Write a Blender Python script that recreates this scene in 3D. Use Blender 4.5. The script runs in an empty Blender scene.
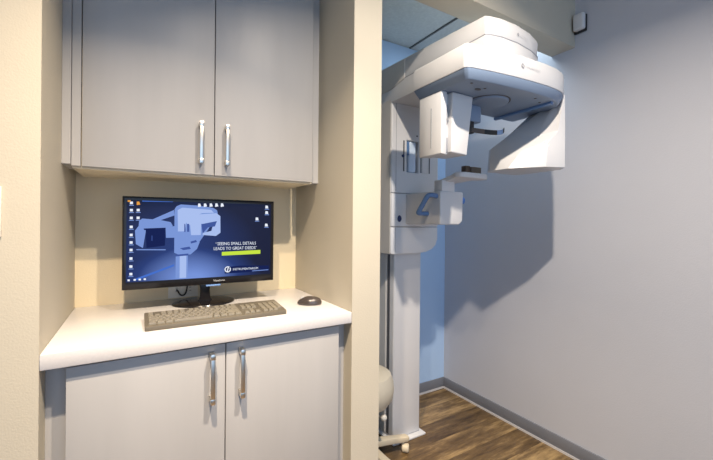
import bpy, bmesh, math, random
from mathutils import Vector, Matrix
random.seed(4)
SC = bpy.context.scene
COL = SC.collection
PI = math.pi

# ------------------------------------------------------------------ materials
def nodes(name):
    m = bpy.data.materials.new(name); m.use_nodes = True
    nt = m.node_tree; b = nt.nodes['Principled BSDF']
    return m, nt, b
def mat(name, col, rough=.5, metal=0., spec=.5, bump=0., bscale=60., var=0., vscale=4., coat=0., stretch=(1, 1, 1)):
    m, nt, b = nodes(name)
    b.inputs['Base Color'].default_value = (*col, 1)
    b.inputs['Roughness'].default_value = rough
    b.inputs['Metallic'].default_value = metal
    b.inputs['Specular IOR Level'].default_value = spec
    b.inputs['Coat Weight'].default_value = coat
    tc = nt.nodes.new('ShaderNodeTexCoord'); mp = nt.nodes.new('ShaderNodeMapping')
    mp.inputs['Scale'].default_value = stretch
    nt.links.new(tc.outputs['Object'], mp.inputs['Vector'])
    nz = nt.nodes.new('ShaderNodeTexNoise'); nz.inputs['Scale'].default_value = vscale; nz.inputs['Detail'].default_value = 5
    nt.links.new(mp.outputs['Vector'], nz.inputs['Vector'])
    v = max(var, .015)
    rp = nt.nodes.new('ShaderNodeValToRGB')
    rp.color_ramp.elements[0].position = .3; rp.color_ramp.elements[1].position = .7
    rp.color_ramp.elements[0].color = (*[max(0, c*(1-v)) for c in col], 1)
    rp.color_ramp.elements[1].color = (*[min(1, c*(1+v)) for c in col], 1)
    nt.links.new(nz.outputs['Fac'], rp.inputs['Fac']); nt.links.new(rp.outputs['Color'], b.inputs['Base Color'])
    if bump > 0:
        n2 = nt.nodes.new('ShaderNodeTexNoise'); n2.inputs['Scale'].default_value = bscale; n2.inputs['Detail'].default_value = 3
        nt.links.new(mp.outputs['Vector'], n2.inputs['Vector'])
        bp = nt.nodes.new('ShaderNodeBump'); bp.inputs['Strength'].default_value = bump; bp.inputs['Distance'].default_value = .002
        nt.links.new(n2.outputs['Fac'], bp.inputs['Height']); nt.links.new(bp.outputs['Normal'], b.inputs['Normal'])
    return m
def emis(name, col, s=1.):
    m, nt, b = nodes(name)
    b.inputs['Base Color'].default_value = (0, 0, 0, 1)
    b.inputs['Emission Color'].default_value = (*col, 1); b.inputs['Emission Strength'].default_value = s
    b.inputs['Roughness'].default_value = .5; b.inputs['Specular IOR Level'].default_value = 0
    return m

M = {}
M['tan'] = mat('tan_paint', (.68, .58, .40), .7, bump=.25, bscale=220, var=.02)  # cream wall paint with the alcove's warm bounced light put into the colour
M['cream'] = mat('cream_paint', (.52, .478, .388), .75, bump=.25, bscale=220, var=.02)
M['greywall'] = mat('pale_grey_paint', (.53, .54, .585), .7, bump=.3, bscale=200, var=.02, vscale=2)
M['bluewall'] = mat('blue_paint', (.45, .62, .86), .7, bump=.3, bscale=200, var=.02)
M['ceil'] = mat('ceiling_paint', (.62, .60, .56), .85, bump=.2, bscale=150)
M['tile'] = mat('ceiling_tile', (.64, .66, .62), .9, bump=.8, bscale=400, var=.06, vscale=60)
M['tbar'] = mat('ceiling_grid_metal', (.10, .10, .09), .5)
M['base'] = mat('grey_vinyl_baseboard', (.20, .21, .24), .5, var=.05)
M['caulk'] = mat('pale_caulk', (.62, .60, .60), .5)
M['lam'] = mat('grey_laminate', (.385, .378, .375), .45, bump=.15, bscale=40, var=.035, vscale=14, stretch=(1, 1, .12))
M['lamb'] = mat('grey_laminate_filler', (.375, .37, .37), .5, var=.03, vscale=14, stretch=(1, 1, .12))
M['carc'] = mat('cream_melamine', (.74, .66, .50), .5)
M['quartz'] = mat('white_solid_surface', (.62, .605, .61), .28, var=.03, vscale=150)
M['nickel'] = mat('brushed_nickel', (.68, .64, .57), .28, metal=1., bump=.1, bscale=300)
M['white'] = mat('white_gloss_plastic', (.66, .66, .67), .32, var=.012, coat=.15)
M['pale'] = mat('pale_grey_plastic', (.67, .68, .70), .4)
M['under'] = mat('blue_grey_plastic', (.21, .28, .40), .45)  # blue shade under the machine painted into the colour
M['cov'] = mat('light_beige_plastic', (.58, .56, .53), .45)
M['seam'] = mat('dark_seam', (.09, .09, .10), .6)
M['blue'] = mat('blue_plastic', (.10, .20, .40), .3, coat=.3)
M['dkblue'] = mat('dark_blue_plastic', (.02, .04, .13), .35)
M['brown'] = mat('brown_bite_block', (.09, .055, .035), .45)
M['black'] = mat('black_gloss_plastic', (.010, .009, .010), .16, spec=.3)
M['matblack'] = mat('matte_black_plastic', (.02, .018, .018), .5)
M['kbd'] = mat('taupe_keyboard_plastic', (.115, .10, .075), .45)
M['key'] = mat('taupe_key_plastic', (.20, .178, .135), .35)
M['vinyl'] = mat('cream_vinyl', (.60, .55, .44), .4, bump=.1, bscale=200)
M['creamplastic'] = mat('cream_plastic', (.62, .54, .40), .4)
M['ivory'] = mat('ivory_plastic', (.72, .69, .62), .4)
M['ledge'] = mat('grey_print', (.30, .31, .34), .5)
M['orange'] = mat('orange_plastic', (.45, .22, .05), .4)

def floor_mat():
    m, nt, b = nodes('brown_vinyl_plank')
    L = nt.links.new
    tc = nt.nodes.new('ShaderNodeTexCoord')
    br = nt.nodes.new('ShaderNodeTexBrick')
    br.inputs['Color1'].default_value = (0, 0, 0, 1); br.inputs['Color2'].default_value = (1, 1, 1, 1)
    br.inputs['Mortar'].default_value = (0, 0, 0, 1)
    br.inputs['Scale'].default_value = 1; br.inputs['Mortar Size'].default_value = .0012
    br.inputs['Brick Width'].default_value = 1.22; br.inputs['Row Height'].default_value = .152
    br.offset = .37
    L(tc.outputs['Object'], br.inputs['Vector'])
    mp = nt.nodes.new('ShaderNodeMapping'); mp.inputs['Scale'].default_value = (1.5, 9, 1)
    add = nt.nodes.new('ShaderNodeVectorMath'); add.operation = 'MULTIPLY_ADD'
    add.inputs[1].default_value = (7, 3, 5)
    L(br.outputs['Color'], add.inputs[0]); L(tc.outputs['Object'], add.inputs[2])
    L(add.outputs[0], mp.inputs['Vector'])
    nz = nt.nodes.new('ShaderNodeTexNoise'); nz.inputs['Scale'].default_value = 2.2; nz.inputs['Detail'].default_value = 9; nz.inputs['Roughness'].default_value = .72
    L(mp.outputs['Vector'], nz.inputs['Vector'])
    rp = nt.nodes.new('ShaderNodeValToRGB'); e = rp.color_ramp.elements
    e[0].position = .32; e[0].color = (.050, .028, .012, 1)
    e[1].position = .70; e[1].color = (.42, .28, .125, 1)
    x = e.new(.5); x.color = (.15, .092, .038, 1)
    mx = nt.nodes.new('ShaderNodeMath'); mx.operation = 'MULTIPLY_ADD'; mx.inputs[1].default_value = .24; mx.inputs[2].default_value = -.12
    sp = nt.nodes.new('ShaderNodeSeparateColor'); L(br.outputs['Color'], sp.inputs[0]); L(sp.outputs[0], mx.inputs[0])
    ad = nt.nodes.new('ShaderNodeMath'); ad.operation = 'ADD'
    L(nz.outputs['Fac'], ad.inputs[0]); L(mx.outputs[0], ad.inputs[1]); L(ad.outputs[0], rp.inputs['Fac'])
    L(rp.outputs['Color'], b.inputs['Base Color']); b.inputs['Roughness'].default_value = .42
    bp = nt.nodes.new('ShaderNodeBump'); bp.inputs['Strength'].default_value = .2; bp.inputs['Distance'].default_value = .002
    L(nz.outputs['Fac'], bp.inputs['Height']); L(bp.outputs['Normal'], b.inputs['Normal'])
    return m
M['floor'] = floor_mat()

# ------------------------------------------------------------------ mesh helpers
def nb(): return bmesh.new()
def bev(bm, edges, r, seg=3):
    if r > 0: bmesh.ops.bevel(bm, geom=list(edges), offset=r, segments=seg, profile=.5, affect='EDGES', clamp_overlap=True)
def merge(dst, src, mtx=None):
    me = bpy.data.meshes.new('tmp'); src.to_mesh(me); src.free()
    if mtx is not None: me.transform(mtx)
    dst.from_mesh(me); bpy.data.meshes.remove(me)
def box(bm, x0, x1, y0, y1, z0, z1, r=0., seg=3, mtx=None):
    t = nb(); bmesh.ops.create_cube(t, size=1)
    for v in t.verts:
        v.co = Vector(((x0+x1)/2+v.co.x*(x1-x0), (y0+y1)/2+v.co.y*(y1-y0), (z0+z1)/2+v.co.z*(z1-z0)))
    bev(t, t.edges, r, seg); merge(bm, t, mtx); return bm
def loft(bm, loops, r=0., seg=3, mtx=None):
    """closed loops with the same number of points, bridged, capped, edges rounded"""
    t = nb(); vs = [[t.verts.new(p) for p in lp] for lp in loops]; n = len(loops[0])
    for a, b in zip(vs[:-1], vs[1:]):
        for i in range(n):
            t.faces.new((a[i], a[(i+1) % n], b[(i+1) % n], b[i]))
    t.faces.new(list(reversed(vs[0]))); t.faces.new(vs[-1])
    bmesh.ops.recalc_face_normals(t, faces=t.faces)
    if r > 0:
        es = [e for e in t.edges if len(e.link_faces) == 2 and e.calc_face_angle(0) > .45]
        bev(t, es, r, seg)
    merge(bm, t, mtx); return bm
def prism(bm, poly, axis, a, b, r=0., seg=3, mtx=None):
    def P(p, h): return {'z': (p[0], p[1], h), 'y': (p[0], h, p[1]), 'x': (h, p[0], p[1])}[axis]
    return loft(bm, [[P(p, a) for p in poly], [P(p, b) for p in poly]], r, seg, mtx)
def lathe(bm, prof, c=(0, 0, 0), n=40, mtx=None, sx=1., sy=1.):
    t = nb(); rings = []
    for (r, z) in prof:
        if r < 1e-6: rings.append([t.verts.new((c[0], c[1], c[2]+z))])
        else: rings.append([t.verts.new((c[0]+sx*r*math.cos(2*PI*i/n), c[1]+sy*r*math.sin(2*PI*i/n), c[2]+z)) for i in range(n)])
    for a, b in zip(rings[:-1], rings[1:]):
        for i in range(n):
            j = (i+1) % n
            if len(a) == 1 and len(b) > 1: t.faces.new((a[0], b[i], b[j]))
            elif len(b) == 1 and len(a) > 1: t.faces.new((a[i], a[j], b[0]))
            elif len(a) > 1: t.faces.new((a[i], a[j], b[j], b[i]))
    if len(rings[0]) > 1: t.faces.new(list(reversed(rings[0])))
    if len(rings[-1]) > 1: t.faces.new(rings[-1])
    bmesh.ops.recalc_face_normals(t, faces=t.faces)
    merge(bm, t, mtx); return bm
def tube(bm, pts, r, n=12, mtx=None, radii=None):
    t = nb(); pts = [Vector(p) for p in pts]; rings = []
    up = None
    for i, p in enumerate(pts):
        d = (pts[min(i+1, len(pts)-1)]-pts[max(i-1, 0)]).normalized()
        if up is None: up = Vector((0, 0, 1)) if abs(d.z) < .9 else Vector((1, 0, 0))
        u = (up-d*up.dot(d)).normalized(); w = d.cross(u); up = u
        rr = radii[i] if radii else r
        rings.append([t.verts.new(p+rr*(math.cos(2*PI*k/n)*u+math.sin(2*PI*k/n)*w)) for k in range(n)])
    for a, b in zip(rings[:-1], rings[1:]):
        for k in range(n): t.faces.new((a[k], a[(k+1) % n], b[(k+1) % n], b[k]))
    t.faces.new(list(reversed(rings[0]))); t.faces.new(rings[-1])
    bmesh.ops.recalc_face_normals(t, faces=t.faces)
    merge(bm, t, mtx); return bm
def smooth_path(pts, k=6):
    out = []; P = [Vector(p) for p in pts]
    for i in range(len(P)-1):
        p0 = P[max(i-1, 0)]; p1 = P[i]; p2 = P[i+1]; p3 = P[min(i+2, len(P)-1)]
        for j in range(k):
            t = j/k
            out.append(.5*((2*p1)+(-p0+p2)*t+(2*p0-5*p1+4*p2-p3)*t*t+(-p0+3*p1-3*p2+p3)*t**3))
    out.append(P[-1]); return out
def root_of(o):
    while o.parent: o = o.parent
    return o
def obj(name, bm, m, parent=None, loc=None, angle=35, label=None):
    me = bpy.data.meshes.new(name)
    org = Vector(loc) if loc is not None else (root_of(parent).location.copy() if parent else Vector((0, 0, 0)))
    bmesh.ops.translate(bm, verts=bm.verts, vec=-org)
    bm.to_mesh(me); bm.free()
    me.materials.append(m)
    if len(me.polygons):
        me.polygons.foreach_set('use_smooth', [True]*len(me.polygons))
        me.set_sharp_from_angle(angle=math.radians(angle))
    o = bpy.data.objects.new(name, me); COL.objects.link(o)
    if parent: o.parent = parent
    else: o.location = org
    if label: o['label'] = label
    return o
def thing(name, label, cat, loc, group=None):
    o = bpy.data.objects.new(name, None); COL.objects.link(o); o.location = loc
    o.empty_display_size = .1
    o['label'] = label; o['category'] = cat
    if group: o['group'] = group
    return o
def tag(o, label, cat, group=None):
    o['label'] = label; o['category'] = cat
    if group: o['group'] = group
    return o
def struct(name, bm, m, loc=None, angle=35):
    o = obj(name, bm, m, None, loc, angle); o['kind'] = 'structure'; return o

# ------------------------------------------------------------------ key dimensions (metres, floor at z = 0)
XL, XR = -.211, .686            # alcove sides
YF = 1.174                      # plane of the front wall / worktop edge
YB = 1.751                      # alcove back wall
XP = .811                       # x-ray room side of the partition
XW = 1.972                      # right wall
YC = 2.0005                     # back wall of the x-ray room
ZC = 2.455                      # x-ray room ceiling
ZH = 2.62                       # ceiling of the front room
YN = -1.9                       # how far the front room is modelled
XN = -1.7

# ------------------------------------------------------------------ setting
struct('floor', box(nb(), XN, XW+.1, YN, YC+.1, -.05, 0), M['floor'])
b = nb()
box(b, XN, XL, YF, YC+.1, 0, ZH+.1)
struct('wall_left', b, M['cream'])
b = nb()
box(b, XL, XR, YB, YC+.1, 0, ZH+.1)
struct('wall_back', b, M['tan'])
struct('wall_partition', box(nb(), XR, XR+.055, YF+.11, YC+.1, 0, ZH+.1), M['cream'])
struct('wall_pier', box(nb(), XR, XP, YF, YF+.11, 0, ZH+.1), M['cream'])
struct('wall_right', box(nb(), XW, XW+.1, YN, YC+.1, 0, ZH+.1), M['greywall'])
struct('wall_far', box(nb(), XR+.055, XW, YC, YC+.1, 0, ZC), M['bluewall'])
struct('wall_header', box(nb(), XP-.12, XW, 1.06, 1.188, 2.165, ZH+.1), M['cream'])
struct('wall_side', box(nb(), XN-.1, XN, YN, YC+.1, 0, ZH+.1), M['cream'])
# tiled ceiling of the x-ray room
b = nb(); box(b, XR+.055, XW, 1.188, YC+.1, ZC+.004, ZC+.1)
struct('ceiling', b, M['tile'])
b = nb()
for x in (1.01, 1.62):
    box(b, x-.006, x+.006, 1.188, YC, ZC-.002, ZC+.006)
struct('trim_1', b, M['tbar'])
struct('ceiling_front', box(nb(), XN, XW, YN, YF, ZH, ZH+.1), M['ceil'])
# baseboards with a pale bead at the floor
def bboard(name, x0, x1, y0, y1):
    struct(name, box(nb(), x0, x1, y0, y1, .012, .079, .002, 2), M['base'])
bboard('baseboard_right', XW-.010, XW, YN, YC-.010)
bboard('baseboard_far', XR+.055, XW, YC-.010, YC)
b = nb(); box(b, XW-.014, XW, YN, YC-.012, 0, .012); box(b, XP, XW-.012, YC-.014, YC, 0, .012)
struct('trim_2', b, M['caulk'])
bboard('baseboard_left', XN, XL-.003, YF-.010, YF)
bboard('baseboard_partition', XR+.003, XP, YF-.010, YF)

# ------------------------------------------------------------------ handles
def handle(x, y, z0, z1, parent):
    """bar pull, door face at y; bar stands off towards -y"""
    b = nb()
    box(b, x-.0065, x+.0065, y-.036, y-.026, z0, z1, .002, 2)
    for zz in (z0+.010, z1-.010):
        box(b, x-.0072, x+.0072, y-.0365, y, zz-.008, zz+.008, .0018, 2)
    obj('handle', b, M['nickel'], parent, label='brushed nickel bar handle')

# upper cabinet
Zu = 1.406
uc = thing('wall_cabinet', 'grey two-door wall cabinet hung in the alcove above the monitor', 'cabinet', (.24, 1.6, Zu))
b = nb(); box(b, -.187, .648, 1.472, YB, Zu-.010, 2.56, .001, 1)
obj('carcass', b, M['carc'], uc)
b = nb(); box(b, XL, -.188, 1.447, 1.60, Zu, 2.56, .001, 1)
obj('filler_strip', b, M['lamb'], uc)
b = nb(); box(b, -.187, -.163, 1.452, 1.475, Zu-.004, 2.56, .001, 1)
obj('side_panel', b, M['lamb'], uc)
b = nb(); box(b, .657, XR, 1.485, 1.60, Zu-.004, 2.56, .001, 1)
obj('filler_strip', b, M['lamb'], uc)
for (x0, x1, hx) in ((-.160, .2395, .192), (.2425, .642, .283)):
    b = nb(); box(b, x0, x1, 1.450, 1.470, Zu-.004, 2.56, .0015, 2)
    d = obj('door', b, M['lam'], uc)
    handle(hx, 1.450, 1.438, 1.592, d)

# lower cabinet
lc = thing('base_cabinet', 'grey two-door base cabinet under the white worktop', 'cabinet', (.24, 1.45, 0))
b = nb(); box(b, -.162, .645, 1.218, YB-.002, .10, .851, .001, 1)
obj('carcass', b, M['carc'], lc)
b = nb(); box(b, XL, -.164, 1.245, 1.27, 0, .852, .001, 1); obj('filler_strip', b, M['lamb'], lc)
b = nb(); box(b, .647, XR, 1.235, 1.26, 0, .852, .001, 1); obj('filler_strip', b, M['lamb'], lc)
b = nb(); box(b, -.162, .645, 1.27, 1.285, 0, .10); obj('toe_kick', b, M['matblack'], lc)
for (x0, x1, hx) in ((-.161, .2365, .195), (.2395, .643, .284)):
    b = nb(); box(b, x0, x1, 1.196, 1.216, .102, .843, .0015, 2)
    d = obj('door', b, M['lam'], lc)
    handle(hx, 1.196, .672, .826, d)

# worktop
wt = obj('worktop', box(nb(), XL+.0005, XR-.0005, YF, YB-.0005, .8525, .8926, .002, 2), M['quartz'], loc=(.24, 1.46, .8525))
tag(wt, 'white solid worktop fitted in the alcove over the base cabinet', 'worktop')

# wall socket behind the monitor, wall switch at the left edge
so = thing('wall_socket', 'white power socket plate on the alcove back wall below the monitor', 'socket', (.167, YB, .93))
obj('cover_plate', box(nb(), .108, .226, YB-.006, YB, .897, .967, .002, 2), M['ivory'], so)
for xx in (.140, .194):
    b = nb(); box(b, xx-.017, xx+.017, YB-.008, YB-.005, .915, .949, .003, 2); f = obj('outlet', b, M['ivory'], so)
    b = nb()
    for dz in (-.007, .007): box(b, xx-.004, xx+.004, YB-.0085, YB-.0078, .932+dz-.001, .932+dz+.001)
    obj('slot', b, M['matblack'], f)
sw = thing('light_switch', 'white light switch plate on the cream wall left of the alcove', 'switch', (-.318, YF, 1.19))
obj('cover_plate', box(nb(), -.355, -.281, YF-.006, YF, 1.187, 1.307, .002, 2), M['ivory'], sw)
obj('rocker', box(nb(), -.335, -.301, YF-.010, YF-.005, 1.214, 1.280, .002, 2), M['ivory'], sw)

# ------------------------------------------------------------------ monitor
W, H = .557, .343
ang = math.atan2(1.557-1.572, .557)
mo = thing('monitor', 'black widescreen computer monitor showing a blue desktop, on the white worktop', 'monitor', (.232, 1.612, .8927))
MT = Matrix.Translation((.2255, 1.5645, 1.1465)) @ Matrix.Rotation(ang, 4, 'Z')      # local: x right, -y front, z up
b = nb()
# bezel: frame of four bars, screen set in it
SW, SH0, SH1 = .531, -.143, .1565     # active width, bottom, top
x0, x1 = -W/2, W/2; sx = SW/2
def lp(xa, xb, za, zb, y, r=.004): return [(xa, y, za), (xb, y, za), (xb, y, zb), (xa, y, zb)]
t = nb()
outer_f = [t.verts.new(p) for p in lp(x0, x1, -H/2, H/2, -.012)]
inner_f = [t.verts.new(p) for p in lp(-sx, sx, SH0, SH1, -.012)]
inner_b = [t.verts.new(p) for p in lp(-sx, sx, SH0, SH1, -.0085)]
outer_b = [t.verts.new(p) for p in lp(x0, x1, -H/2, H/2, .012)]
for A, B in ((outer_f, inner_f), (inner_f, inner_b), (outer_b, outer_f)):
    for i in range(4): t.faces.new((A[i], A[(i+1) % 4], B[(i+1) % 4], B[i]))
t.faces.new(outer_b); t.faces.new(inner_b)
bmesh.ops.recalc_face_normals(t, faces=t.faces)
es = [e for e in t.edges if all(abs(abs(v.co.x)-W/2) < 1e-5 and True for v in e.verts) or all(abs(abs(v.co.z)-H/2) < 1e-5 for v in e.verts)]
bev(t, es, .0025, 2)
merge(b, t, MT)
bezel = obj('bezel', b, M['black'], mo, angle=30)
b = nb(); box(b, -.20, .20, .010, .040, -.12, .12, .012, 3, MT); obj('back_housing', b, M['matblack'], mo)
# screen background (lit panel)
def screen_mat():
    m, nt, bs = nodes('lit_screen_background'); L = nt.links.new
    tc = nt.nodes.new('ShaderNodeTexCoord')
    def blob(cx, cz, sx_, sz_):
        mp = nt.nodes.new('ShaderNodeMapping'); mp.vector_type = 'POINT'
        mp.inputs['Location'].default_value = (-cx/sx_, 0, -cz/sz_); mp.inputs['Scale'].default_value = (1/sx_, 0, 1/sz_)
        g = nt.nodes.new('ShaderNodeTexGradient'); g.gradient_type = 'SPHERICAL'
        L(tc.outputs['Object'], mp.inputs['Vector']); L(mp.outputs['Vector'], g.inputs['Vector']); return g.outputs['Fac']
    f1 = blob(-.04, -.03-.12, .27, .13); f2 = blob(-.09, -.02, .30, .20)
    a = nt.nodes.new('ShaderNodeMath'); a.operation = 'MULTIPLY_ADD'; a.inputs[1].default_value = .42
    L(f2, a.inputs[0]); L(f1, a.inputs[2])
    rp = nt.nodes.new('ShaderNodeValToRGB'); e = rp.color_ramp.elements
    e[0].position = 0; e[0].color = (.003, .006, .032, 1); e[1].position = 1; e[1].color = (.17, .28, .68, 1)
    x = e.new(.4); x.color = (.012, .035, .17, 1)
    L(a.outputs[0], rp.inputs['Fac']); L(rp.outputs['Color'], bs.inputs['Emission Color'])
    bs.inputs['Emission Strength'].default_value = 1.0; bs.inputs['Base Color'].default_value = (.004, .004, .006, 1); bs.inputs['Roughness'].default_value = .3; bs.inputs['Specular IOR Level'].default_value = .12
    return m
scr = bpy.data.meshes.new('screen')
scr.from_pydata([(-sx, 0, SH0), (sx, 0, SH0), (sx, 0, SH1), (-sx, 0, SH1)], [], [(0, 1, 2, 3)])
screen = bpy.data.objects.new('screen', scr); COL.objects.link(screen); screen.parent = mo
scr.materials.append(screen_mat())
LM = Matrix.Translation(-mo.location) @ MT @ Matrix.Translation((0, -.0095, 0))
screen.matrix_local = LM
screen['label'] = 'lit blue desktop picture with an x-ray machine'
def S(x, y):
    """position on the screen from layout units (0..680 across, 0..460 down in oblique view)"""
    s = (x-50)/570.; top = 62+23*s; bot = 390-18*s
    tt = (y-top)/(bot-top); lam = s/(1.2*(1-s)+s)
    return (-sx+lam*SW, SH1-tt*(SH1-SH0))
def flat(polys, name, m, depth, label=None):
    """thin raised print on the screen, polys in layout units"""
    t = nb()
    for pl in polys:
        pts = [S(*p) for p in pl]
        f = t.faces.new([t.verts.new((p[0], -depth, p[1])) for p in pts])
    bmesh.ops.triangulate(t, faces=t.faces)
    for f in t.faces:
        f.normal_update()
        if f.normal.y > 0: f.normal_flip()
    me = bpy.data.meshes.new(name); t.to_mesh(me); t.free(); me.materials.append(m)
    o = bpy.data.objects.new(name, me); COL.objects.link(o); o.parent = screen
    if label: o['label'] = label
    return o
def flats(polys, name, m, depth, label=None):
    for pl in polys: flat([pl], name, m, depth, label)
def rect(xa, ya, xb, yb): return [(xa, ya), (xb, ya), (xb, yb), (xa, yb)]
E1 = emis('screen_light_blue', (.20, .31, .68)); E2 = emis('screen_pale', (.40, .52, .86)); E3 = emis('screen_mid_blue', (.055, .10, .34))
E4 = emis('screen_dark', (.010, .018, .09)); E5 = emis('screen_white', (.85, .9, 1.)); E6 = emis('screen_yellow', (.58, .78, .06))
E7 = emis('screen_orange', (.8, .35, .06)); E8 = emis('screen_taskbar_blue', (.06, .16, .60))
flat([[(80, 378), (240, 322), (240, 330), (95, 382)]], 'floor_line', E8, .0001)
flats([[(130, 150), (238, 103), (240, 125), (165, 150)],
      [(100, 146), (112, 136), (180, 142), (225, 152), (233, 166), (226, 175), (120, 178), (98, 170)],
      [(84, 184), (98, 166), (128, 180), (118, 200), (116, 254), (88, 238)],
      [(205, 170), (246, 168), (246, 215), (207, 215)]], 'picture_side_arm', E1, .0002)
flats([[(126, 180), (200, 178), (204, 186), (203, 246), (130, 254)], [(118, 176), (205, 174), (205, 180), (120, 182)]], 'picture_shadow', E4, .0003)
flats([[(240, 100), (248, 88), (265, 81), (330, 86), (392, 96), (408, 106), (412, 126), (300, 126), (296, 200), (296, 226), (312, 214), (332, 216), (340, 236), (330, 262), (305, 284), (262, 286), (240, 276)],
      [(246, 286), (294, 284), (294, 378), (246, 380)]], 'picture_column', E1, .0002)
flats([[(252, 104), (270, 94), (384, 104), (396, 116), (310, 118), (288, 140), (282, 190), (254, 190)], [(262, 286), (288, 285), (288, 378), (262, 379)]], 'picture_highlight', E2, .00025)
flat([[(284, 140), (300, 124), (405, 118), (421, 130), (422, 198), (404, 211), (352, 206), (352, 198), (386, 190), (408, 168), (410, 148), (346, 160), (344, 206), (306, 206), (302, 166), (288, 158)]], 'picture_head', E2, .0003)
flats([[(279, 160), (283, 160), (284, 192), (279, 193)], [(290, 160), (298, 160), (299, 192), (290, 192)], [(346, 162), (408, 150), (400, 172), (372, 176), (352, 200)],
      [(262, 258), (300, 252), (306, 262), (276, 266)], [(304, 232), (326, 226), (330, 234), (306, 240)], [(246, 284), (296, 280), (296, 288), (246, 291)], [(150, 205), (153, 205), (153, 226), (150, 226)]], 'picture_dark_detail', E3, .0004)
ic = []; ico = []
for i, y in enumerate((74, 103, 134, 170, 202, 232, 262, 296, 328, 358)):
    ic.append(rect(63, y-6, 75, y+4)); ico.append(rect(60, y+7, 79, y+10))
for y in (103, 134): ic.append(rect(90, y-6, 102, y+4)); ico.append(rect(87, y+7, 106, y+10))
for x in (338, 361, 384, 406, 428): ic.append([(x-5, 78), (x+3, 78), (x+7, 90), (x-6, 92)])
for x, y in ((604, 95), (604, 118), (566, 144), (603, 170)): ic.append([(x-5, y-7), (x+4, y-6), (x+6, y+5), (x-6, y+5)]); ico.append(rect(x-8, y+7, x+9, y+10))
for x in (60, 84, 104, 124): ic.append(rect(x-4, 378-(x-60)*.04, x+5, 385-(x-60)*.04))
flats(ic, 'desktop_icon', E5, .0004); flats(ico, 'icon_caption', E1, .0004)
flats([[(90, 68), (100, 68), (104, 80), (90, 82)], rect(54, 58+4, 66, 69)], 'orange_icon', E7, .0005, 'orange desktop icon')
flat([[(112, 63.5), (234, 67), (234, 71), (112, 68)]], 'title_bar', E8, .0005)
flat([[(90, 258), (206, 261), (206, 265), (90, 262)]], 'caption_line', E1, .0005)
flat([[(428, 277), (580, 272), (580, 288), (428, 292)]], 'yellow_bar', E6, .0005, 'yellow-green bar')
flat([[(440, 340), (500, 335), (614, 338), (614, 360), (440, 366)]], 'logo_band', E4, .0002)
def text(s, name, m, x, z, size, mtx, parent, align='LEFT', ext=.00008, sc=(1, 1)):
    cu = bpy.data.curves.new('tmp', 'FONT'); cu.body = s; cu.size = size; cu.align_x = align; cu.extrude = ext; cu.resolution_u = 2
    to = bpy.data.objects.new('tmp', cu); COL.objects.link(to)
    dg = bpy.context.evaluated_depsgraph_get(); dg.update()
    me = bpy.data.meshes.new_from_object(to.evaluated_get(dg)); me.name = name
    bpy.data.objects.remove(to); bpy.data.curves.remove(cu)
    me.transform(mtx @ Matrix.Translation((x, 0, z)) @ Matrix.Rotation(PI/2, 4, 'X') @ Matrix.Diagonal((sc[0], sc[1], 1, 1)))
    me.materials.clear(); me.materials.append(m)
    o = bpy.data.objects.new(name, me); COL.objects.link(o); o.parent = parent; return o
TM = Matrix.Translation((0, -.0005, 0))
xx, zz = S(563, 249); text('“SEEING SMALL DETAILS', 'slogan_line', E5, xx, zz, .0175, TM, screen, 'RIGHT', sc=(.86, 1))
xx, zz = S(567, 268); text('LEADS TO GREAT DEEDS”', 'slogan_line', E5, xx, zz, .0175, TM, screen, 'RIGHT', sc=(.86, 1))
xx, zz = S(472, 354); text('INSTRUMENTARIUM', 'logo_text', E5, xx, zz, .0125, TM, screen, sc=(.92, 1))
flat([[(548, 357), (612, 354), (612, 357), (548, 360)]], 'logo_underline', E1, .0005)
# round logo with a slash
cx, cz = S(452, 349); t = nb()
def ringpoly(t, cx, cz, ra, rb, a0, a1, y, n=14, k=1.0):
    pr = None
    for i in range(n+1):
        a = a0+(a1-a0)*i/n
        p = (t.verts.new((cx+ra*math.cos(a)*k, y, cz+ra*math.sin(a))), t.verts.new((cx+rb*math.cos(a)*k, y, cz+rb*math.sin(a))))
        if pr: t.faces.new((pr[0], pr[1], p[1], p[0]))
        pr = p
ringpoly(t, cx, cz, .0125, .0085, .9, 4.4, -.0006); ringpoly(t, cx, cz, .0125, .0085, -2.2, 1.2-.6, -.0006)
f = t.faces.new([t.verts.new((cx+a, -.0006, cz+b_)) for a, b_ in ((-.004, -.010), (.0, -.010), (.004, .008), (.0, .008))])
me = bpy.data.meshes.new('logo_mark'); bmesh.ops.recalc_face_normals(t, faces=t.faces); t.to_mesh(me); t.free(); me.materials.append(E5)
o = bpy.data.objects.new('logo_mark', me); COL.objects.link(o); o.parent = screen
text('ViewSonic', 'brand_text', mat('silver_print', (.6, .6, .6), .4), .033, -.1605, .0105, Matrix.Translation(-mo.location) @ MT @ Matrix.Translation((0, -.0122, 0)), bezel)
# chin light under the bezel, neck and oval foot
b = nb(); box(b, .005, .062, -.010, .008, -H/2-.008, -H/2+.001, .003, 2, MT); obj('bezel_tab', b, mat('clear_blue_plastic', (.18, .32, .62), .15), mo, label='blue translucent tab')
b = nb()
loft(b, [[(.232+sx_*wx, 1.590+sy_*.010, z) for sx_, sy_ in ((-1, -1), (1, -1), (1, 1), (-1, 1))] for z, wx in ((.902, .034), (.915, .020), (.955, .018), (1.02, .026))], .004, 3)
obj('neck', b, M['black'], mo)
b = nb(); lathe(b, [(0, 0), (.118, 0), (.120, .003), (.117, .007), (.105, .010), (.05, .014), (0, .015)], (.232, 1.612, .8927), 56, sy=.80)
obj('foot', b, M['black'], mo)
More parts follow.
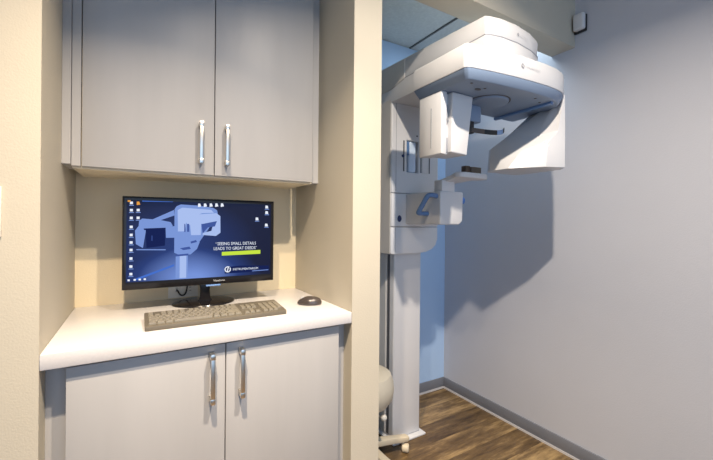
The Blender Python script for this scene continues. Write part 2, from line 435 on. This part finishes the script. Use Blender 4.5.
# cables hanging under the monitor
b = nb(); tube(b, smooth_path([(.140, 1.742, .932), (.145, 1.730, .926), (.153, 1.722, .913), (.166, 1.720, .911), (.176, 1.715, .930), (.180, 1.68, 1.0)]), .0032, 8)
cb = obj('power_cable', b, M['matblack'], loc=(.14, 1.74, .8955)); tag(cb, 'thin black power cable looping from the socket up behind the monitor', 'cable')

# ------------------------------------------------------------------ keyboard
K0 = Vector((.012, 1.203, .8927)); K1 = Vector((.444, 1.203, .8927))
ka = math.radians(0)
kb = thing('keyboard', 'taupe full-size computer keyboard at the front of the white worktop', 'keyboard', (.24, 1.34, .8927))
KM = Matrix.Translation((.016, 1.266, .8927)) @ Matrix.Rotation(ka, 4, 'Z')
KW, KD = .448, .150
b = nb()
prism(b, [(0, 0), (0, .014), (.010, .017), (KD-.006, .027), (KD, .022), (KD, 0)], 'x', 0, KW, .003, 2, KM)
obj('case', b, M['kbd'], kb)
ROWZ = lambda y: .0165+(y/KD)*.010
key_cache = {}
def key(x, y, w, d):
    kk = (round(w, 4), round(d, 4))
    if kk not in key_cache:
        t = nb(); loft(t, [[(0, 0, 0), (w, 0, 0), (w, d, 0), (0, d, 0)], [(.0018, .002, .0065), (w-.0018, .002, .0065), (w-.0018, d-.0012, .0065), (.0018, d-.0012, .0065)]], .0007, 1)
        me = bpy.data.meshes.new('key'); t.to_mesh(me); t.free(); me.materials.append(M['key']); key_cache[kk] = me
    o = bpy.data.objects.new('key', key_cache[kk]); COL.objects.link(o); o.parent = kb
    o.matrix_local = Matrix.Translation(-kb.location) @ KM @ Matrix.Translation((x, y, ROWZ(y)-.0005)) @ Matrix.Rotation(math.atan(.010/KD), 4, 'X')
u = .0188; g = .0022; X0 = .010
rows = [(.010, [1.25, 1.25, 1.25, 6.25, 1.25, 1.25, 1.25, 1.25]),
        (.010+u, [2.25]+[1]*10+[2.75]),
        (.010+2*u, [1.75]+[1]*11+[2.25]),
        (.010+3*u, [1.5]+[1]*12+[1.5]),
        (.010+4*u, [1]*13+[2]),
        (.012+5.35*u, [1]+[-1]+[1]*4+[-.5]+[1]*4+[-.5]+[1]*4)]
for y, r in rows:
    x = X0
    for w in r:
        if w > 0: key(x, y, w*u-g, (u-g) if y < .1 else u*.8-g)
        x += abs(w)*u
nx = X0+15*u+.009
for y, n in ((.010, 3), (.010+3*u, 3), (.010+4*u, 3)):
    for i in range(n): key(nx+i*u, y, u-g, u-g)
key(nx+u, .010+u, u-g, u-g)
nx2 = nx+3*u+.009
for j in range(5):
    for i in range(4 if j != 0 else 3):
        if j in (1, 2, 3, 4) or i < 3: key(nx2+i*u, .010+j*u, u-g, u-g)

# ------------------------------------------------------------------ mouse
ms = thing('computer_mouse', 'dark grey computer mouse to the right of the keyboard', 'mouse', (.600, 1.372, .8927))
MM = Matrix.Translation((.600, 1.372, .8927)) @ Matrix.Rotation(math.radians(58), 4, 'Z') @ Matrix.Diagonal((.95, .9, .9, 1))
t = nb(); bmesh.ops.create_uvsphere(t, u_segments=32, v_segments=20, radius=1)
for v in t.verts:
    x, y, z = v.co
    z = max(z, -.12)
    wy = 1-.18*max(0, y)-.06*max(0, -y)
    v.co = Vector((x*.032*wy, y*.056, .004+(z+.12)*.030*(1-.22*y*abs(y))))
b = nb(); merge(b, t, MM); obj('shell', b, mat('dark_taupe_plastic', (.05, .04, .036), .2, coat=.4), ms)
b = nb(); t = nb(); lathe(t, [(0, -.0035), (.010, -.0035), (.011, 0), (.010, .0035), (0, .0035)], n=24)
merge(b, t, MM @ Matrix.Translation((0, .030, .0245)) @ Matrix.Rotation(PI/2, 4, 'Y')); obj('scroll_wheel', b, mat('silver_plastic', (.55, .55, .55), .3), ms)
b = nb(); tube(b, smooth_path([(0, .010, .0345), (0, .030, .0327), (0, .045, .027)]), .0006, 6, MM); obj('button_seam', b, M['seam'], ms)

# ------------------------------------------------------------------ panoramic x-ray unit
xr = thing('dental_xray_machine', 'large white panoramic dental x-ray machine on a column in the back room', 'x-ray machine', (1.32, 1.8, 0))
P = lambda n, b, m, **k: obj(n, b, M[m], xr, **k)
b = nb(); box(b, 1.205, 1.440, 1.600, YC-.012, 0, .012, .004, 2); P('base_plate', b, 'white')
b = nb(); box(b, 1.222, 1.419, 1.630, YC-.016, .012, 1.95, .010, 3)
col = P('column', b, 'white')
b = nb(); box(b, 1.2205, 1.2235, 1.668, 1.690, .03, 1.05); obj('side_groove', b, M['seam'], col)
b = nb(); box(b, 1.216, 1.2235, 1.70, 1.80, .03, 1.05, .002, 1); obj('side_cover', b, M['cov'], col, label='beige side cover')

# carriage: lower apron, middle band, upper block with a window
cx0, cx1, cyf, cyb = 1.140, 1.471, 1.550, 1.900
prof = [(cx0, 1.207), (cx0, 1.066), (1.150, 1.062), (1.33, 1.062), (1.39, 1.068), (1.43, 1.082), (1.458, 1.104), (cx1, 1.140), (cx1, 1.207)]
b = nb(); prism(b, prof, 'y', cyf, cyb, .006, 2); lowc = P('lower_carriage', b, 'pale')
b = nb(); box(b, cx0+.0, cx1, cyf-.002, cyb, 1.209, 1.387, .006, 2); midc = P('middle_carriage', b, 'pale')
b = nb(); t = nb(); lathe(t, [(0, 0), (.011, 0), (.013, .003), (.010, .009), (0, .011)], n=20)
merge(b, t, Matrix.Translation((1.192, cyf-.001, 1.252)) @ Matrix.Rotation(PI/2, 4, 'X') @ Matrix.Diagonal((1, 1.4, 1, 1))); obj('button', b, M['dkblue'], midc, label='dark blue oval button')
b = nb()
for zz in (1.1, ): box(b, 1.1665, 1.1685, cyf-.0012, cyf+.002, 1.07, 1.205)
obj('seam', b, M['ledge'], lowc)
b = nb(); box(b, 1.1365, 1.1405, cyf+.006, cyb-.01, 1.064, 1.94, .001, 1); obj('side_cover', b, M['cov'], midc, label='beige side cover')
# upper block with real opening
def block_with_hole(bm, X, Z, y0, yb, depth):
    x0, xa, xb, x1 = X; z0, za, zb, z1 = Z; t = nb(); g = {}
    for i, x in enumerate(X):
        for j, z in enumerate(Z): g[i, j] = t.verts.new((x, y0, z))
    for i in range(3):
        for j in range(3):
            if (i, j) != (1, 1): t.faces.new((g[i, j], g[i+1, j], g[i+1, j+1], g[i, j+1]))
    h = [g[1, 1], g[2, 1], g[2, 2], g[1, 2]]; hb = [t.verts.new((v.co.x, y0+depth, v.co.z)) for v in h]
    for i in range(4): t.faces.new((h[i], h[(i+1) % 4], hb[(i+1) % 4], hb[i]))
    t.faces.new(hb)
    ring = [g[0, 0], g[1, 0], g[2, 0], g[3, 0], g[3, 1], g[3, 2], g[3, 3], g[2, 3], g[1, 3], g[0, 3], g[0, 2], g[0, 1]]
    rb = [t.verts.new((v.co.x, yb, v.co.z)) for v in ring]
    for i in range(12): t.faces.new((ring[i], ring[(i+1) % 12], rb[(i+1) % 12], rb[i]))
    t.faces.new(rb); bmesh.ops.recalc_face_normals(t, faces=t.faces); merge(bm, t)
b = nb(); block_with_hole(b, (cx0, 1.243, 1.325, cx1), (1.389, 1.505, 1.678, 1.945), cyf, 1.90, .05)
upc = P('upper_carriage', b, 'pale')
bm_ = upc.modifiers.new('bevel', 'BEVEL'); bm_.width = .006; bm_.segments = 2; bm_.limit_method = 'ANGLE'; bm_.angle_limit = math.radians(50)
for xa, xb in ((1.2165, 1.2245), (1.399, 1.4065), (1.338, 1.343)):
    b = nb(); box(b, xa, xb, cyf-.0012, cyf+.002, 1.508, 1.674); obj('dark_slot', b, M['seam'], upc)
b = nb(); t = nb(); lathe(t, [(0, 0), (.008, 0), (.008, .006), (0, .007)], n=16); merge(b, t, Matrix.Translation((1.214, cyf, 1.590)) @ Matrix.Rotation(PI/2, 4, 'X')); obj('slot_knob', b, M['dkblue'], upc)
b = nb(); box(b, 1.262, 1.312, cyf+.006, cyf+.049, 1.507, 1.676, .010, 4); obj('guide_rail', b, mat('pale_blue_plastic', (.60, .72, .88), .2), upc)
b = nb(); box(b, 1.244, 1.262, cyf+.001, cyf+.02, 1.60, 1.674, .004, 2); obj('temple_clip', b, M['blue'], upc, label='dark blue clip')
b = nb(); box(b, 1.346, 1.392, cyf-.004, cyf+.002, 1.507, 1.676, .002, 2); obj('window_cover', b, M['white'], upc)
for (x, z, m) in ((1.312, 1.708, 'seam'), (1.430, 1.402, 'orange')):
    b = nb(); t = nb(); lathe(t, [(0, 0), (.005, 0), (.004, .003), (0, .0035)], n=12); merge(b, t, Matrix.Translation((x, cyf, z)) @ Matrix.Rotation(PI/2, 4, 'X')); obj('screw', b, M[m], upc)
b = nb(); box(b, 1.168, 1.170, cyf-.0010, cyf+.002, 1.40, 1.92); obj('seam', b, M['ledge'], upc)

# head cover on top of the carriage and the long arm reaching forward
b = nb()
prism(b, [(1.436, 2.050), (1.95, 2.082), (1.95, 1.930), (1.560, 1.930), (1.530, 1.934), (1.436, 1.950)], 'x', 1.130, 1.528, .006, 2)
P('head_cover', b, 'cov', label='beige head cover over the column')
curve = [(1.134, .945), (1.155, .936), (1.205, .925), (1.299, .922), (1.405, .934), (1.485, .956), (1.532, .990), (1.552, 1.05)]
armp = curve+[(1.552, 1.20), (1.530, 1.94), (1.134, 1.94)]
def ins(poly, d, c=(1.31, 1.35)):   # simple inset towards the inside
    return [(p[0]+(d if p[0] < c[0] else -d)*min(1, abs(p[0]-c[0])/.12), p[1]+(d if p[1] < c[1] else -d)*min(1, abs(p[1]-c[1])/.2)) for p in poly]
tz = lambda z, y: z+(y-.93)*.052
b = nb()
loft(b, [[(x, y, 1.956) for x, y in ins(armp, .002)], [(x, y, tz(2.014, y)) for x, y in armp], [(x, y, tz(2.029, y)) for x, y in ins(armp, .005)], [(x, y, tz(2.037, y)) for x, y in ins(armp, .014)]], .003, 2)
arm = P('overhead_arm', b, 'white')
b = nb(); loft(b, [[(x, y, 1.866) for x, y in ins(armp, .003)], [(x, y, 1.9555) for x, y in armp]], .002, 2); obj('arm_underside', b, M['white'], arm)
b = nb(); loft(b, [[(x, y, 1.9540) for x, y in ins(armp, -.0008)], [(x, y, 1.9575) for x, y in ins(armp, -.0008)]]); obj('arm_seam', b, M['ledge'], arm)

# rotating unit
rp_ = [(.986, .915), (.993, .903), (1.01, .898), (1.10, .882), (1.20, .870), (1.30, .862), (1.40, .858), (1.48, .861), (1.535, .872), (1.582, .895), (1.618, .928), (1.640, .970), (1.650, 1.03), (1.650, 1.19), (1.640, 1.20), (.996, 1.20), (.986, 1.19)]
b = nb(); c_ = (1.32, 1.03)
loft(b, [[(x, y, 1.784) for x, y in rp_], [(x, y, 1.860) for x, y in rp_], [(x, y, 1.871) for x, y in ins(rp_, .005, c_)], [(x, y, 1.875) for x, y in ins(rp_, .014, c_)]], .002, 2)
ru = P('rotating_unit', b, 'white')
b = nb(); loft(b, [[(x, y, 1.748) for x, y in ins(rp_, .020, c_)], [(x, y, 1.7835) for x, y in ins(rp_, .001, c_)]], .003, 2)
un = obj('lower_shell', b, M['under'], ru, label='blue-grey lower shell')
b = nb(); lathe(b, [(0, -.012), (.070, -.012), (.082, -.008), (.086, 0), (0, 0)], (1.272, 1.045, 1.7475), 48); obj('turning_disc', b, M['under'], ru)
b = nb(); lathe(b, [(.087, -.001), (.092, -.001), (.092, .001), (.087, .001), (.087, -.001)], (1.272, 1.045, 1.7475), 48); obj('disc_gap', b, M['seam'], ru)
b = nb(); box(b, 1.486, 1.506, .895, 1.185, 1.736, 1.749, .003, 2); obj('rail', b, M['blue'], ru)
b = nb()
for x, y in ((1.05, .935), (1.135, .945), (1.40, .91), (1.46, .93)): lathe(b, [(0, -.001), (.005, -.001), (.005, .001), (0, .001)], (x, y, 1.7475), 12)
lathe(b, [(0, -.0012), (.009, -.0012), (.009, .001), (0, .001)], (1.118, .965, 1.7475), 16, sx=1.6); obj('screw_holes', b, M['seam'], ru)

# tube head hanging from the right end
Zl = [1.476, 1.575, 1.640, 1.792]
A = [(1.592, .893), (1.592, .893), (1.592, .893), (1.588, .894)]
F = [(1.645, .975), (1.648, .975), (1.650, .975), (1.650, .975)]
E = [(1.648, 1.165), (1.648, 1.165), (1.650, 1.10), (1.654, 1.06)]
B = [(1.504, .925, 1.476), (1.515, .925, 1.586), (1.570, .912, 1.638), (1.576, .890, 1.792)]
C = [(1.388, 1.028, 1.472), (1.466, 1.015, 1.560), (1.534, .985, 1.628), (1.605, .930, 1.792)]
D = [(1.420, 1.165, 1.476), (1.428, 1.165, 1.580), (1.492, 1.12, 1.640), (1.630, .975, 1.792)]
loops = []
for i in range(4):
    k = (1., 1., .7, .25)[i]
    d = D[i]
    loops.append([(A[i][0], A[i][1], Zl[i]), B[i], C[i], (d[0]-.004*k, d[1]-.015*k, d[2]), (d[0]+.015*k, d[1]+.012*k, d[2]), (E[i][0]-.015*k, E[i][1]+.012*k, Zl[i]), (E[i][0], E[i][1], Zl[i]), (F[i][0], F[i][1], Zl[i]), (1.628, .930, Zl[i])])
b = nb(); loft(b, loops, .006, 3); P('tube_head', b, 'white')

# sensor head hanging under the left end
b = nb(); loft(b, [[(1.006, 1.045, 1.502), (1.034, 1.045, 1.500), (1.034, 1.175, 1.502), (1.006, 1.175, 1.502)], [(1.006, 1.045, 1.747), (1.036, 1.045, 1.747), (1.036, 1.175, 1.747), (1.006, 1.175, 1.747)]], .003, 2)
sh = P('sensor_head', b, 'white')
b = nb(); loft(b, [[(1.052, 1.035, 1.508), (1.140, 1.035, 1.504), (1.140, 1.165, 1.508), (1.052, 1.165, 1.508)], [(1.052, 1.030, 1.747), (1.168, 1.030, 1.747), (1.168, 1.165, 1.747), (1.052, 1.165, 1.747)]], .006, 3)
obj('sensor_housing', b, M['white'], sh)
b = nb(); box(b, 1.026, 1.056, 1.060, 1.165, 1.503, 1.747, .002, 1); obj('spine', b, M['pale'], sh)
b = nb(); box(b, 1.0050, 1.0070, 1.100, 1.104, 1.53, 1.69); obj('panel_groove', b, M['ledge'], sh)
b = nb(); box(b, 1.038, 1.050, 1.052, 1.062, 1.51, 1.57, .003, 2); obj('latch_recess', b, M['ledge'], sh)
b = nb(); box(b, 1.036, 1.046, 1.050, 1.062, 1.62, 1.70, .003, 2); box(b, 1.030, 1.052, 1.050, 1.060, 1.635, 1.645, .002, 2); obj('latch', b, M['ledge'], sh)
b = nb(); box(b, 1.06, 1.17, 1.06, 1.15, 1.738, 1.752, .003, 2); obj('clutch', b, M['blue'], sh)

# curved head support band below the disc
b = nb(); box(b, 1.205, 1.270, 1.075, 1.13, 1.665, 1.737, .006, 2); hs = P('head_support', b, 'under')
arc = lambda s: (1.205+.235*s, 1.09-.05*math.sin(PI*s), 1.632-.024*math.sin(PI*s)+.030*s)
def arcseg(s0, s1):
    n = 8; lps = []
    for i in range(n+1):
        x, y, z = arc(s0+(s1-s0)*i/n); lps.append([(x, y-.003, z-.010), (x, y+.003, z-.010), (x, y+.003, z+.010), (x, y-.003, z+.010)])
    return loft(nb(), lps, .001, 1)
obj('band', arcseg(0, .25), M['brown'], hs); obj('band', arcseg(.25, .52), M['matblack'], hs); obj('band_clip', arcseg(.52, .78), mat('light_blue_plastic', (.25, .38, .62), .3), hs, label='light blue clip'); obj('band', arcseg(.78, 1), M['matblack'], hs)
b = nb(); box(b, 1.200, 1.232, 1.080, 1.10, 1.615, 1.670, .004, 2); obj('pad', b, M['matblack'], hs)

# patient support: arm box, handle, chin rest
b = nb(); prism(b, [(1.236, 1.385), (1.236, 1.222), (1.365, 1.222), (1.388, 1.240), (1.392, 1.385)], 'y', 1.285, 1.5495, .008, 3)
ps = P('patient_support', b, 'white')
# grab handle on the left side of the box
hp = [(1.240, 1.312, 1.360), (1.206, 1.315, 1.364), (1.190, 1.325, 1.358), (1.182, 1.350, 1.320), (1.178, 1.370, 1.290), (1.184, 1.378, 1.278), (1.240, 1.375, 1.276)]
b = nb(); tube(b, smooth_path(hp, 6), .0120, 14); obj('grab_handle', b, M['blue'], ps, label='blue grab handle')
b = nb(); t = nb(); lathe(t, [(0, 0), (.012, 0), (.019, .008), (.019, .022), (.013, .028), (0, .028)], n=20); merge(b, t, Matrix.Translation((1.388, 1.31, 1.345)) @ Matrix.Rotation(PI/2, 4, 'Y')); obj('lock_knob', b, mat('bright_blue_plastic', (.08, .22, .6), .3), ps, label='blue knob')
b = nb(); box(b, 1.250, 1.336, 1.29, 1.345, 1.383, 1.440, .004, 2); obj('chin_post', b, M['white'], ps)
b = nb()
loft(b, [[(1.268, 1.338, 1.420), (1.330, 1.338, 1.420), (1.330, 1.338, 1.440), (1.268, 1.338, 1.440)], [(1.28, 1.235, 1.445), (1.43, 1.235, 1.445), (1.43, 1.235, 1.468), (1.28, 1.235, 1.468)]], .003, 2)
pl = [(1.27, 1.23), (1.28, 1.205), (1.30, 1.19), (1.44, 1.188), (1.465, 1.20), (1.470, 1.23), (1.46, 1.262), (1.44, 1.275), (1.30, 1.275)]
prism(b, pl, 'z', 1.444, 1.470, .006, 3)
cr = obj('chin_rest', b, M['white'], xr)
b = nb(); box(b, 1.330, 1.362, 1.215, 1.245, 1.469, 1.505, .003, 2); obj('bite_block', b, M['brown'], cr, label='dark brown bite block')
b = nb(); box(b, 1.364, 1.432, 1.210, 1.245, 1.469, 1.502, .003, 2); obj('bite_block', b, mat('taupe_bite_block', (.15, .11, .075), .5), cr, label='brown bite block')

# printed marks on the shells
MB = mat('grey_print_mark', (.28, .29, .33), .5)
def mark_on(cx, cy, cz, yaw, s, txt, parent):
    MX = Matrix.Translation(Vector((cx, cy, cz))-xr.location) @ Matrix.Rotation(yaw, 4, 'Z')
    t = nb(); ringpoly(t, 0, 0, s, s*.62, .9, 4.4, 0); ringpoly(t, 0, 0, s, s*.62, -2.2, .6, 0)
    t.faces.new([t.verts.new((a*s, 0, b_*s)) for a, b_ in ((-.32, -.8), (0, -.8), (.32, .7), (0, .7))])
    bmesh.ops.recalc_face_normals(t, faces=t.faces)
    me = bpy.data.meshes.new('logo_mark'); t.to_mesh(me); t.free(); me.transform(MX); me.materials.append(MB)
    o = bpy.data.objects.new('logo_mark', me); COL.objects.link(o); o.parent = parent
    text(txt, 'logo_text', mat('faint_grey_print', (.52, .53, .57), .5), s*1.6, -s*.4, s*1.1, MX, parent, ext=.0001)
mark_on(1.250, .8635, 1.832, math.radians(-4.6), .0085, 'INSTRUMENTARIUM', ru)
mark_on(1.300, .9205, 1.990, math.radians(3), .006, 'INSTRUMENTARIUM', arm)

# ------------------------------------------------------------------ motion detector by the header
md = thing('motion_detector', 'small white motion detector high on the grey wall next to the header beam', 'sensor', (XW, 1.02, 2.235))
b = nb(); box(b, XW-.012, XW, .998, 1.0595, 2.228, 2.314, .004, 2); obj('back_plate', b, M['matblack'], md, label='dark back plate')
b = nb(); box(b, XW-.042, XW-.011, .998, 1.052, 2.234, 2.318, .010, 4); obj('housing', b, M['white'], md)

# ------------------------------------------------------------------ stool on casters
st = thing('rolling_stool', 'cream padded rolling stool standing partly behind the alcove partition', 'stool', (1.0, 1.58, 0))
b = nb(); lathe(b, [(0, .310), (.11, .310), (.130, .315), (.146, .335), (.153, .38), (.150, .42), (.136, .455), (.10, .472), (0, .476)], (1.0, 1.58, 0), 56)
obj('seat', b, M['vinyl'], st)
b = nb(); lathe(b, [(0, .305), (.125, .305), (.130, .32), (0, .32)], (1.0, 1.58, 0), 40); obj('seat_pan', b, M['creamplastic'], st)
b = nb(); lathe(b, [(0, .08), (.045, .08), (.045, .12), (.026, .14), (.026, .24), (.034, .25), (.034, .306), (0, .306)], (1.0, 1.58, 0), 28); obj('gas_lift', b, M['creamplastic'], st)
b = nb(); tube(b, [(1.0, 1.55, .27), (1.02, 1.50, .268), (1.045, 1.475, .262)], .005, 8); lv = obj('height_lever', b, M['creamplastic'], st)
b = nb(); t = nb(); bmesh.ops.create_uvsphere(t, u_segments=16, v_segments=10, radius=.016); merge(b, t, Matrix.Translation((1.048, 1.472, .262))); obj('lever_knob', b, M['ivory'], lv)
b = nb(); lathe(b, [(0, .072), (.05, .072), (.055, .085), (.05, .10), (0, .105)], (1.0, 1.58, 0), 28); obj('hub', b, M['creamplastic'], st)
a0 = math.radians(-9)
for k in range(5):
    a = a0+2*PI*k/5; d = Vector((math.cos(a), math.sin(a), 0)); c = Vector((1.0, 1.58, 0)); R_ = .250
    n = Vector((-d.y, d.x, 0)); lps = []
    for s, w, zt, zb in ((.03, .026, .103, .072), (R_*.6, .020, .092, .062), (R_, .019, .082, .056), (R_+.012, .014, .078, .058)):
        p = c+d*s; lps.append([tuple(p-n*w+Vector((0, 0, zb))), tuple(p+n*w+Vector((0, 0, zb))), tuple(p+n*w+Vector((0, 0, zt))), tuple(p-n*w+Vector((0, 0, zt)))])
    b = nb(); loft(b, lps, .005, 2); lg = obj('leg', b, M['creamplastic'], st)
    p = c+d*(R_-.022)
    b = nb(); t = nb(); lathe(t, [(0, -.018), (.018, -.018), (.0225, -.013), (.0225, .013), (.018, .018), (0, .018)], n=24)
    merge(b, t, Matrix.Translation((p.x+.010, p.y-.012, .0226)) @ Matrix.Rotation(a+.9, 4, 'Z') @ Matrix.Rotation(PI/2, 4, 'X'))
    tube(b, [(p.x, p.y, .035), (p.x, p.y, .060)], .007, 8); obj('caster', b, M['creamplastic'], lg)

# ------------------------------------------------------------------ light
def area(name, loc, target, size, power, col, shape='DISK', sy=None, spread=180):
    l = bpy.data.lights.new(name, 'AREA'); l.shape = shape; l.size = size
    if sy: l.size_y = sy
    l.energy = power; l.color = col; l.spread = math.radians(spread)
    o = bpy.data.objects.new(name, l); COL.objects.link(o); o.location = loc
    o.rotation_euler = (Vector(target)-Vector(loc)).to_track_quat('-Z', 'Y').to_euler(); return o
area('ceiling_lamp', (-.06, .36, ZH-.02), (.14, .90, 0), .05, 21, (1., .80, .57), spread=88)
area('ceiling_lamp', (.60, .18, ZH-.02), (1.05, .70, 0), .05, 33, (1., .87, .72), spread=120)
area('xray_room_lamp', (1.72, 1.40, ZC-.02), (1.72, 1.40, 0), .35, 4., (.70, .86, 1.))  # added unseen fill, lifts the cool ambient around the machine
# added unseen cool fill behind the camera, stands in for ambient daylight
area('window_daylight', (.1, YN+.1, 1.45), (.4, 1.5, 1.2), 2.6, 26, (.48, .69, 1.), 'RECTANGLE', 1.8)
w = bpy.data.worlds.new('World'); SC.world = w; w.use_nodes = True
bg = w.node_tree.nodes['Background']; bg.inputs['Color'].default_value = (.48, .68, 1., 1); bg.inputs['Strength'].default_value = .45

# ------------------------------------------------------------------ camera
f = 363.; a = .5391; cy = 222.84; ro = .0085
Rv = Vector((math.cos(a), -math.sin(a), 0)); Zv = Vector((0, 0, 1)); Fv = Vector((math.sin(a), math.cos(a), 0))
cxv = Rv*math.cos(ro)+Zv*math.sin(ro); cyv = -Rv*math.sin(ro)+Zv*math.cos(ro); czv = -Fv
cam = bpy.data.cameras.new('camera'); co = bpy.data.objects.new('camera', cam); COL.objects.link(co)
mw = Matrix((cxv, cyv, czv)).transposed().to_4x4(); mw.translation = Vector((0, 0, 1.2276)); co.matrix_world = mw
cam.sensor_fit = 'HORIZONTAL'; cam.sensor_width = 36; cam.lens = 36*f/713.; cam.shift_y = -(230-cy)/713.; cam.clip_start = .02
SC.camera = co
vs = SC.view_settings; vs.view_transform = 'Standard'; vs.look = 'None'; vs.gamma = 1; vs.exposure = 0; vs.use_curve_mapping = False
